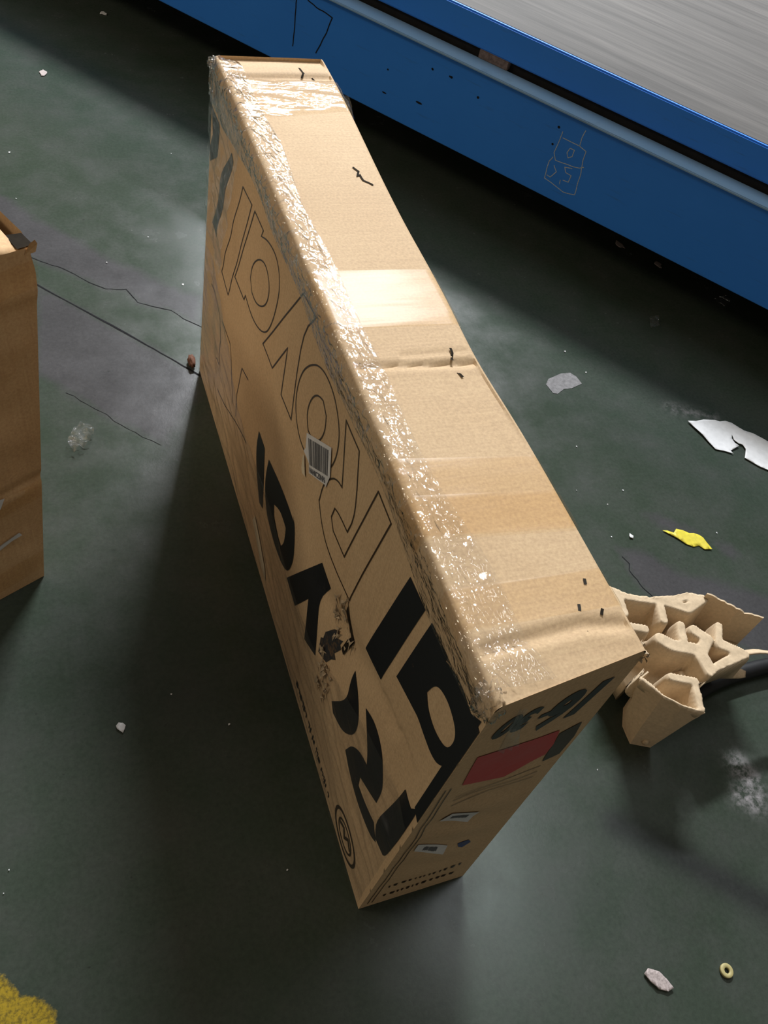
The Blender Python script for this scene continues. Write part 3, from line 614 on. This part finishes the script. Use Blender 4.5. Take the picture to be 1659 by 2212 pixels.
# packing tape across the top, folded over both long edges
def wrap_pt(s, y, off):
    # s: arc coordinate, 0 at the left top edge, positive over the top, negative down the printed side
    w = width_at(y, H); r = RADL
    if s < -r * .785:
        z = H - r - (-s - r * .785); t = (y - LY0) / (LY1 - LY0); return Vector((left_disp(y, z) + lerp(0, -.007, t) * (1 - z / H) - off, y, z + .0006))
    if s < r * .785:
        a = (s + r * .785) / (r * 1.571) * math.pi / 2; R = r + off
        return Vector((r - R * math.cos(a), y, H - r + R * math.sin(a) + .0006))
    x = r + (s - r * .785)
    if x < w - RADR: return Vector((x, y, H + top_disp(x, y) * min(1, min(x, w - x) / .012 + .2) + off + .0006))
    q = x - (w - RADR)
    if q < RADR * 1.571:
        a = q / RADR; R = RADR + off; return Vector((w - RADR + R * math.sin(a), y, H - RADR + R * math.cos(a) + .0006))
    return Vector((w + off + .003, y, H - RADR - (q - RADR * 1.571)))
def tape(name, ya0, ya1, yb0, yb1, s0, s1, mat, off, wr):
    ns, nt_ = 70, 26; V = []; Fc = []
    for i in range(ns + 1):
        u = i / ns; s = lerp(s0, s1, u)
        ua = min(1, max(0, s / .17))
        for j in range(nt_ + 1):
            w_ = j / nt_; y = lerp(lerp(ya0, ya1, ua), lerp(yb0, yb1, ua), w_)
            o_ = off + wr * (.5 + .5 * nz(s * 14, y * 48, off * 900)) * math.sin(math.pi * w_) ** .3
            V.append(wrap_pt(s, y, o_))
    for i in range(ns):
        for j in range(nt_): a = i * (nt_ + 1) + j; Fc.append((a, a + 1, a + nt_ + 2, a + nt_ + 1))
    o = mesh_obj(name, V, Fc, mat, None, True); return unparent_offset(carton, o)
tape('tape_strip', 1.120, 1.128, .995, 1.028, -.03, .25, M['tape_clear'], .0012, .0055)
tape('tape_strip', .612, .606, .500, .494, -.03, .235, M['tape'], .0011, .0008)
tape('tape_strip', .285, .266, .182, .164, -.03, .235, M['tape'], .0011, .0014)
tape('tape_strip', .232, .214, .180, .162, -.03, .235, M['tape'], .0024, .0010)
tape('tape_strip', .116, .109, .070, .0635, -.02, .235, M['tape'], .0011, .0012)
# crinkled clear film running along the whole top edge
def film_strip(name, y0, y1, sa, sb, mat, off, amp, ny_=420, ns=54, seed=0):
    V = []; Fc = []
    for i in range(ny_ + 1):
        y = lerp(y0, y1, i / ny_)
        a = sa(y); b = sb(y)
        for j in range(ns + 1):
            u = j / ns; s = lerp(a, b, u)
            r1 = 1 - abs(nz(y * 38 + s * 55, s * 34 - y * 12, seed)) * 2
            r2 = 1 - abs(nz(y * 95, s * 85, seed + 3)) * 2
            r3 = 1 - abs(nz(y * 9, s * 120 + y * 6, seed + 8)) * 2
            k = math.sin(math.pi * u) ** .35
            edge = math.exp(-((s) / .018) ** 2)
            o_ = off + amp * k * (max(0, r1) * .5 + max(0, r2) * .28 + max(0, r3) * .5) * (.45 + edge)
            V.append(wrap_pt(s, y, o_))
    for i in range(ny_):
        for j in range(ns): a = i * (ns + 1) + j; Fc.append((a, a + 1, a + ns + 2, a + ns + 1))
    o = mesh_obj(name, V, Fc, mat, None, True); return unparent_offset(carton, o)
film_strip('edge_film', .004, 1.190, lambda y: -.045 - .02 * nz(y * 5, 1) - .03 * sstep(.9, 1.15, y), lambda y: .036 + .010 * nz(y * 6, 4) + .018 * sstep(.35, .1, y) + .012 * sstep(.06, .0, y), M['film'], .0030, .0042)['label'] = 'crinkled clear film over the top edge'
def side_film(name, pts_fun, mat, nu, nv_, amp, seed):
    V = []; Fc = []
    for i in range(nu + 1):
        for j in range(nv_ + 1):
            y, z = pts_fun(i / nu, j / nv_)
            r1 = max(0, 1 - 2.4 * abs(nz(y * 7 + z * 10, z * 30 - y * 8, seed))); r2 = max(0, 1 - 2.4 * abs(nz(y * 20, z * 42 + y * 9, seed + 2)))
            V.append(L3((y, z), .0030 + amp * (r1 * .7 + r2 * .4)))
    for i in range(nu):
        for j in range(nv_): a = i * (nv_ + 1) + j; Fc.append((a, a + nv_ + 1, a + nv_ + 2, a + 1))
    o = mesh_obj(name, V, Fc, mat, None, True); return unparent_offset(carton, o)
side_film('side_film', lambda u, v: (lerp(.0, 1.195, u), lerp(.012, .36 + .05 * nz(u * 4, 3) - .14 * sstep(.45, .2, abs(u - .5)), v)), M['film_soft'], 220, 70, .0026, 21)['label'] = 'milky clear wrap over the lower printed side'
side_film('side_film', lambda u, v: (lerp(lerp(.97, 1.06, v), 1.197, u), lerp(.69, .37, v)), M['film_soft'], 60, 60, .0045, 33)
# crumpled gather of film on the near top corner and loose tags at the far corners
def crumple(name, c, r, n_, seed, mat, zs=1.0):
    bm = bmesh.new(); bmesh.ops.create_icosphere(bm, subdivisions=4, radius=1)
    for v in bm.verts:
        p = v.co.copy(); k = 1 + .55 * (1 - 2 * abs(noise.noise(p * 2.3 + Vector((seed, 0, 0))))) + .3 * (1 - 2 * abs(noise.noise(p * 5.1 + Vector((0, seed, 0))))) - .5
        v.co = Vector(c) + Vector((p.x * r[0], p.y * r[1], p.z * r[2])) * k
    return unparent_offset(carton, bm_obj(name, bm, mat, None, True))
crumple('film_gather', (.004, .006, .690), (.013, .016, .022), 0, 2.2, M['film'])
crumple('film_gather', (-.002, 1.185, .672), (.008, .014, .034), 0, 5.7, M['film'])
crumple('film_gather', (-.003, 1.196, .698), (.009, .008, .010), 0, 9.1, M['film'])
V = [(.196, 1.112, .692), (.215, 1.118, .690), (.217, 1.10, .683), (.214, 1.085, .672), (.199, 1.09, .668)]
unparent_offset(carton, mesh_obj('tape_end', V, [(0, 1, 2, 3, 4)], M['scrap_film']))
# streamer of film hanging from the near corner over the end
V = []; Fc = []
for i in range(13):
    z = lerp(.693, .585, i / 12); w = lerp(.010, .028, i / 12)
    for j in range(7):
        u = j / 6 - .5; V.append(E3((.030 + .022 * i / 12 + u * w, z), .0055 + .0025 * math.sin(u * 21 + z * 40)))
for i in range(12):
    for j in range(6): a = i * 7 + j; Fc.append((a, a + 1, a + 8, a + 7))
unparent_offset(carton, mesh_obj('film_streamer', V, Fc, M['film_soft'], None, True))

# ------------------------------------------------------------------ the second carton
c2 = empty('carton', (-.55, .80, 0))
tag(c2, 'plain brown carton with a dented corner beside the floor joint', 'carton')
b0 = Vector((-.388, .695, .001)); t0 = Vector((-.3215, .752, .66)); uu = Vector((-.90, -.436, 0)); vv = Vector((-.436, .90, 0))
def front(a, h):
    # a metres leftwards from the near edge, h 0..1 upwards
    p = b0.lerp(t0, h) + uu * a
    return p + Vector((.44, -.9, 0)) * (.006 * fbm(a * 7, h * 5, 3, 3) * min(1, a / .03) * min(1, h / .08) * min(1, (1 - h) / .08) - .004 * math.exp(-((h - .38) / .012) ** 2) + .003 * math.exp(-((h - .90) / .02) ** 2))
V = []; Fc = []; nu, nh = 50, 80
for i in range(nh + 1):
    for j in range(nu + 1):
        h = i / nh; a = .46 * j / nu; p = front(a, h)
        if a < .03 and h > .93: p += uu * .008 * sstep(.93, 1, h) * (1 - a / .03)
        V.append(p)
for i in range(nh):
    for j in range(nu): a = i * (nu + 1) + j; Fc.append((a, a + nu + 1, a + nu + 2, a + 1))
nf = len(V)
for i in range(nh + 1):          # right side, back and left side
    h = i / nh; p = front(0, h)
    for k in range(1, 11): V.append(p + vv * (.34 * k / 10) + Vector((.9, .44, 0)) * .003 * nz(k * .7, h * 4, 6) * (k < 10))
for i in range(nh):
    for k in range(10):
        a = i * (nu + 1) if k == 0 else nf + i * 10 + k - 1; b = (i + 1) * (nu + 1) if k == 0 else nf + (i + 1) * 10 + k - 1
        Fc.append((a, nf + i * 10 + k, nf + (i + 1) * 10 + k, b))
k = len(V); V += [b0 + uu * .46 + vv * .34, t0 + uu * .46 + vv * .34]
Fc.append((nf + 9, k, k + 1, nf + nh * 10 + 9)); Fc.append((nu, nu + nh * (nu + 1), k + 1, k)); Fc.append((0, nu, k, nf + 9))
o = mesh_obj('body', V, Fc, M['kraft2'], None, True); unparent_offset(c2, o)
bm = bmesh.new(); bm.from_mesh(o.data); bmesh.ops.recalc_face_normals(bm, faces=bm.faces)
for e in bm.edges:
    if len(e.link_faces) == 2 and e.calc_face_angle(0) > .5: e.smooth = False
bm.to_mesh(o.data); bm.free()
def flap(a0, a1, d0, d1, lift, zoff):
    V = []; Fc = []
    for i in range(13):
        for j in range(13):
            a = lerp(a0, a1, i / 12); d_ = lerp(d0, d1, j / 12); p = t0 + uu * a + vv * d_
            corner = math.exp(-((a / .025) ** 2 + (d_ / .03) ** 2))
            V.append(p + Vector((0, 0, zoff + lift * (d_ - d0) + .004 * nz(a * 9, d_ * 9, 2) - .012 * corner)))
    for i in range(12):
        for j in range(12): a = i * 13 + j; Fc.append((a, a + 13, a + 14, a + 1))
    o = mesh_obj('top_flap', V, Fc, M['kraft2'], None, True); m_ = o.modifiers.new('thick', 'SOLIDIFY'); m_.thickness = .004; unparent_offset(c2, o); return face_fix(o, (0, 0, 1))
flap(.022, .46, .0, .169, .03, .004); flap(.010, .46, .171, .345, -.01, .008)
# open corner and its frayed tab
cn = t0 + uu * .011 + vv * .010
unparent_offset(c2, mesh_obj('corner_gap', [t0 + uu * .002 + vv * .002 + Vector((0, 0, .0005)), t0 + uu * .024 + vv * .002 + Vector((0, 0, .0005)), t0 + uu * .022 + vv * .035 + Vector((0, 0, .0005)), t0 + uu * .002 + vv * .030 + Vector((0, 0, .0005))], [(0, 1, 2, 3)], M['hole']))
V = [front(0, .985), front(.016, .985), t0 + uu * .010 + Vector((.002, -.003, .007)), t0 + uu * .002 + Vector((.002, -.002, .010)), t0 - uu * .003 + Vector((0, 0, .001))]
unparent_offset(c2, mesh_obj('corner_tab', V, [(0, 1, 2, 3, 4)], M['kraft2']))
def front_out(a, h, e=.002): return front(a, h) + Vector((.44, -.9, 0)) * e
def front_poly(name, pts, mat, e=.002):
    o = mesh_obj(name, [front_out(a, h, e) for a, h in pts], [tuple(range(len(pts)))], mat); return unparent_offset(c2, face_fix(o, (.44, -.9, 0)))
front_poly('address_label', [(.066, .372), (.075, .345), (.09, .325), (.17, .345), (.16, .38)], M['white_paper'], .004)
front_poly('tape_scrap', [(.040, .215), (.058, .210), (.11, .175), (.11, .19), (.075, .215), (.045, .228)], M['white_paper'], .004)
front_poly('tape_strip', [(.0, .975), (.2, .955), (.2, .885), (.0, .915)], M['tape'], .004)
front_poly('tape_strip', [(.0, .375), (.2, .345), (.2, .29), (.0, .32)], M['tape'], .005)
front_poly('tape_strip', [(.004, .12), (.2, .10), (.2, .02), (.004, .05)], M['tape'], .005)

# ------------------------------------------------------------------ moulded pulp tray
pulp = empty('pulp_tray', (.72, .22, 0))
tag(pulp, 'torn moulded pulp packing tray with deep pockets lying over the black hose', 'packing tray')
OUTL = [tuple(p) for p in PULP['outline']]; RIBS = PULP['ribs']; ZR = .16
step = .0026
gx = np.arange(.535, .88, step); gy = np.arange(.080, .395, step); GX, GY = np.meshgrid(gx, gy); Q = np.stack([GX.ravel(), GY.ravel()], 1)
sd = poly_sdf(Q, OUTL); PZ = .082
RW = [.011, .010, .0075, .010, .008, .0125, .0105, .011, .0075, .007, .0035, .0075, .006]
hgt = np.full(len(Q), PZ)
cup = poly_sdf(Q, [(p[0], p[1]) for p in PULP['cup']]); hgt = np.where(cup > 0, .045, hgt)
for r, w in zip(RIBS, RW):
    d_ = np_path(Q, r); k = np.clip((w + .010 - d_) / .010, 0, 1); k = k * k * (3 - 2 * k); hgt = np.maximum(hgt, PZ + (ZR - PZ) * k)
# lower saddle surfaces between the ribs
for c, r, z in zip(PULP['saddle'], (.022, .022, .02, .016), (.130, .115, .12, .105)):
    d_ = np.hypot(Q[:, 0] - c[0], Q[:, 1] - c[1]); k = np.clip(1.4 - d_ / r, 0, 1); hgt = np.maximum(hgt, PZ + (z - PZ) * k)
rim = np.clip(1 - sd / .004, 0, 1) * (Q[:, 0] < .68) * (Q[:, 1] < .20); hgt = np.maximum(hgt, rim * ZR)
nzv = np.array([noise.noise(Vector((a * 55, b * 55, 2))) for a, b in Q]); hgt = hgt + .0016 * nzv
keep = sd > -step * .5; nxg = len(gx); nyg = len(gy); ids = -np.ones(len(Q), int); ids[keep] = np.arange(keep.sum())
PV = [Vector((Q[i, 0], Q[i, 1], hgt[i])) for i in np.nonzero(keep)[0]]
PF = []
I = np.arange(len(Q)).reshape(nyg, nxg)
for j in range(nyg - 1):
    for i in range(nxg - 1):
        q = [ids[I[j, i]], ids[I[j, i + 1]], ids[I[j + 1, i + 1]], ids[I[j + 1, i]]]
        if min(q) >= 0: PF.append(tuple(int(a) for a in q))
bm = bmesh.new(); bv = [bm.verts.new(p) for p in PV]; bm.verts.ensure_lookup_table()
for f in PF: bm.faces.new([bv[i] for i in f])
bmesh.ops.delete(bm, geom=[v for v in bm.verts if not v.link_faces], context='VERTS')
be = [e for e in bm.edges if e.is_boundary]
bvs = {v for e in be for v in e.verts}
for v in bvs:
    # pull the stepped border onto the traced outline
    best = None
    for a, b in zip(OUTL, OUTL[1:] + OUTL[:1]):
        A = Vector(a); B = Vector(b); e = B - A; t = max(0, min(1, (v.co.xy - A).dot(e) / e.length_squared)); p = A + e * t; dd = (p - v.co.xy).length
        if best is None or dd < best[0]: best = (dd, p)
    v.co.x, v.co.y = best[1].x, best[1].y
    v.co.z += .003 * nz(v.co.x * 160, v.co.y * 160, 1)
ret = bmesh.ops.extrude_edge_only(bm, edges=be); ev = [g for g in ret['geom'] if isinstance(g, bmesh.types.BMVert)]
cen = Vector((.68, .22)); cc = Vector((.592, .132))
for v in ev:
    x_, y_ = v.co.x, v.co.y
    if x_ < .655 and y_ < .20:
        dirc = (cc - v.co.xy).normalized() * .006; low = .135
    else: dirc = (cen - v.co.xy).normalized() * .010; low = .075 if x_ > .67 and y_ < .25 else .02
    v.co = Vector((x_ + dirc.x, y_ + dirc.y, low))
bmesh.ops.recalc_face_normals(bm, faces=bm.faces)
shell = bm_obj('shell', bm, M['pulp'], None, True); unparent_offset(pulp, shell)
md = shell.modifiers.new('thick', 'SOLIDIFY'); md.thickness = .0022; md.offset = -1
# faceted outer wall of the deep corner pocket
RM = [Vector((*p, ZR - .001)) for p in PULP['rim']]
BS = [Vector((.600, .192, .003)), Vector((.5793, .1596, .003)), Vector((.5772, .140, .003)), Vector((.5762, .1241, .003)), Vector((.6125, .1073, .003)), RM[5] + Vector((-.002, .004, -.030)), RM[6] + Vector((-.004, .0, -.05))]
V = []; Fc = []; K = 6
for a, b in zip(RM, BS):
    for k in range(K + 1): V.append(a.lerp(b, k / K) + Vector((nz(a.x * 90, k * .7, 1), nz(a.y * 90, k * .7, 2), 0)) * .0012 * (0 < k < K))
for i in range(len(RM) - 1):
    for k in range(K): a = i * (K + 1) + k; Fc.append((a, a + 1, a + K + 2, a + K + 1))
V += [Vector((p.x, p.y, .003)) for p in BS[:5]]; Fc.append(tuple(range(len(V) - 5, len(V))))
o = mesh_obj('pocket_wall', V, Fc, M['pulp']); m_ = o.modifiers.new('thick', 'SOLIDIFY'); m_.thickness = .003; unparent_offset(pulp, o)
# torn upstanding back wall and the loose tongue
V = []; Fc = []; path = dense(PULP['back'], .006)
for i, p in enumerate(path):
    top_z = .172 + .008 * nz(i * .45, 3)
    V += [(p[0], p[1], .07), (p[0] + .004, p[1] + .003, top_z), (p[0] + .007, p[1] + .005, top_z), (p[0] + .004, p[1] + .003, .07)]
    if i: a = 4 * i; Fc += [(a - 4, a, a + 1, a - 3), (a - 3, a + 1, a + 2, a - 2), (a - 2, a + 2, a + 3, a - 1)]
unparent_offset(pulp, mesh_obj('torn_wall', V, Fc, M['pulp'], None, False))
V = []; Fc = []
for i in range(9):
    x = lerp(.790, .905, i / 8)
    for j in range(4): V.append((x, lerp(.182, .196, j / 3) - .02 * i / 8, .150 + .006 * math.sin(i * .8) - .004 * j))
for i in range(8):
    for j in range(3): a = i * 4 + j; Fc.append((a, a + 4, a + 5, a + 1))
o = mesh_obj('tongue', V, Fc, M['pulp'], None, True); m_ = o.modifiers.new('thick', 'SOLIDIFY'); m_.thickness = .003; unparent_offset(pulp, o)
# small pale dimple at the foot of the deep pocket
bm = bmesh.new(); bmesh.ops.create_uvsphere(bm, u_segments=14, v_segments=8, radius=.0085)
for v in bm.verts: v.co = Vector((.5975 + v.co.x * .75, .1155 + v.co.y * .7, .017 + v.co.z * 1.0))
unparent_offset(pulp, bm_obj('dimple', bm, M['pulp_torn'], None, True))

# ------------------------------------------------------------------ black hose
def tube(name, path, r, mat, seg=14):
    pts = [Vector(p) for p in path]; V = []; Fc = []
    for i, p in enumerate(pts):
        t = (pts[min(len(pts) - 1, i + 1)] - pts[max(0, i - 1)]).normalized(); s = t.cross(Vector((0, 0, 1))).normalized(); u = s.cross(t)
        for k in range(seg): a = 2 * math.pi * k / seg; V.append(p + (s * math.cos(a) + u * math.sin(a)) * r)
        if i:
            for k in range(seg): a = (i - 1) * seg; Fc.append((a + k, a + (k + 1) % seg, a + seg + (k + 1) % seg, a + seg + k))
    Fc.append(tuple(range(seg))[::-1]); Fc.append(tuple((len(pts) - 1) * seg + k for k in range(seg)))
    return mesh_obj(name, V, Fc, mat, None, True)
CP = dense(CABLE, .02)
hose = tube('rubber_hose', [(x, y + .006 * math.sin(x * 9), .0165) for x, y in smooth_loop(CABLE)[1:-1] + [(1.6, .10), (2.4, -.1)]], .016, M['cable'])
tag(hose, 'thick black rubber hose running out from under the pulp tray', 'hose')

# ------------------------------------------------------------------ litter on the floor
def scrap(name, loop, mat, label, cat, h=.003, wav=25, amp=.004, thick=.0006, cell=.012, group=None):
    def up3(p): return (p[0], p[1], h + amp * (.5 + .5 * nz(p[0] * wav, p[1] * wav, h * 1000)))
    bm = fill_poly([loop], up3, cell)
    o = bm_obj(name, bm, mat, None, True); face_fix(o, (0, 0, 1))
    if thick: m_ = o.modifiers.new('thick', 'SOLIDIFY'); m_.thickness = thick; m_.offset = 0
    return tag(o, label, cat, group)
scrap('paper_scrap', PAPER, M['white_paper'], 'torn strip of white paper lying on the green floor', 'paper', .0015, 14, .005)
scrap('tape_scrap', YELLOW, M['yellow'], 'torn piece of yellow tape on the floor near the pulp tray', 'tape', .001, 30, .003)
gp = scrap('paint_residue', GREYP, plain('grey_residue', (.17, .165, .17), .7, .2, .3, 90), None, None, .0006, 60, .0006, 0); gp.parent = floor; gp['label'] = 'pale grey residue stuck to the floor'
scrap('film_scrap', FILMSC, M['scrap_film'], 'crumpled clear film scrap on the floor beside the brown carton', 'film', .002, 90, .026, 0, .003)
scrap('film_scrap', CLEAR2, M['scrap_film'], 'shiny bit of clear film in the shadow of the conveyor', 'film', .002, 60, .016, 0, .006)
scrap('film_scrap', CLEAR3, M['scrap_film'], 'dull bit of clear film under the edge of the blue side panel', 'film', .002, 60, .016, 0, .006)
scrap('paint_flake', FLAKE, M['flake'], 'pale oval flake lying near the small washer', 'flake', .002, 120, .004, .002, .006)
# washer
wc = Vector((*WASH[0], .001)); bm = bmesh.new(); R1, R2, hh = .0108, .0042, .0045; N = 28; rings = []
for (r, z) in ((R2, 0), (R1, 0), (R1, hh * .8), (R1 * .93, hh), (R2 * 1.15, hh), (R2, hh * .8)):
    rings.append([bm.verts.new(wc + Vector((r * math.cos(2 * math.pi * k / N), r * math.sin(2 * math.pi * k / N), z))) for k in range(N)])
for i in range(6):
    a, b = rings[i], rings[(i + 1) % 6]
    for k in range(N): bm.faces.new((a[k], a[(k + 1) % N], b[(k + 1) % N], b[k]))
bmesh.ops.recalc_face_normals(bm, faces=bm.faces)
tag(bm_obj('washer', bm, M['washer'], None, True), 'small cream plastic washer lying on the floor', 'washer')
# rusty bit against the far foot of the carton
bm = bmesh.new(); bmesh.ops.create_icosphere(bm, subdivisions=3, radius=1)
for v in bm.verts:
    p = v.co.copy(); k = 1 + .35 * noise.noise(p * 2.2); v.co = Vector((-.021 + p.x * .008 * k, 1.226 + p.y * .020 * k, .011 + p.z * .010 * k))
tag(bm_obj('rusty_lump', bm, M['rust'], None, True), 'small rust brown lump against the foot of the printed carton', 'lump')
def bit(name, c, r, label, cat, seed, mat='white_paper', group=None):
    lp = [(c[0] + r * (1 + 1.3 * nz(k * 1.7, seed)) * math.cos(k * .698) * .7, c[1] + r * (1 + 1.3 * nz(k * 1.3, seed + 4)) * math.sin(k * .698)) for k in range(9)]
    return scrap(name, lp, M[mat], label, cat, .001, 90, .003, .0008, .006, group)
bit('litter_bit', SPECK[0], .010, 'small white paper bit in the shadow left by the printed carton', 'paper', 1)
bit('litter_bit', SPECK[4], .017, 'pale paper bit on the lit floor behind the brown carton', 'paper', 2, 'flake')
bit('litter_bit', SPECK[10], .016, 'pale paper bit in the conveyor shadow far behind the cartons', 'paper', 3)
bit('litter_bit', SPECK[9], .007, 'tiny white curl of paper beside the yellow tape', 'paper', 4)
bit('litter_bit', SPECK[23], .017, 'pale plastic bit under the blue panel, below the scratched drawing', 'paper', 5, 'flake')  # plastic scrap, its glint put into the pale colour
bit('litter_bit', SPECK[24], .017, 'pale plastic bit under the blue panel, beside the shiny film bit', 'paper', 6, 'flake')  # another plastic scrap with the glint in its pale colour
V = []; Fc = []
for i, c in enumerate(SPECK):
    if i in (0, 4, 9, 10, 23, 24): continue
    r = random.uniform(.0011, .0024) * (1 + .35 * max(0, c[1])); k = len(V)
    for a in range(6): V.append((c[0] + r * math.cos(a * 1.047) * random.uniform(.5, 1.2), c[1] + r * math.sin(a * 1.047) * random.uniform(.5, 1.2), .0008 + random.uniform(0, .002)))
    Fc.append(tuple(range(k, k + 6)))
tag(mesh_obj('floor_grit', V, Fc, M['white_paper']), 'tiny white specks of grit scattered over the floor', 'grit', None, 'stuff')
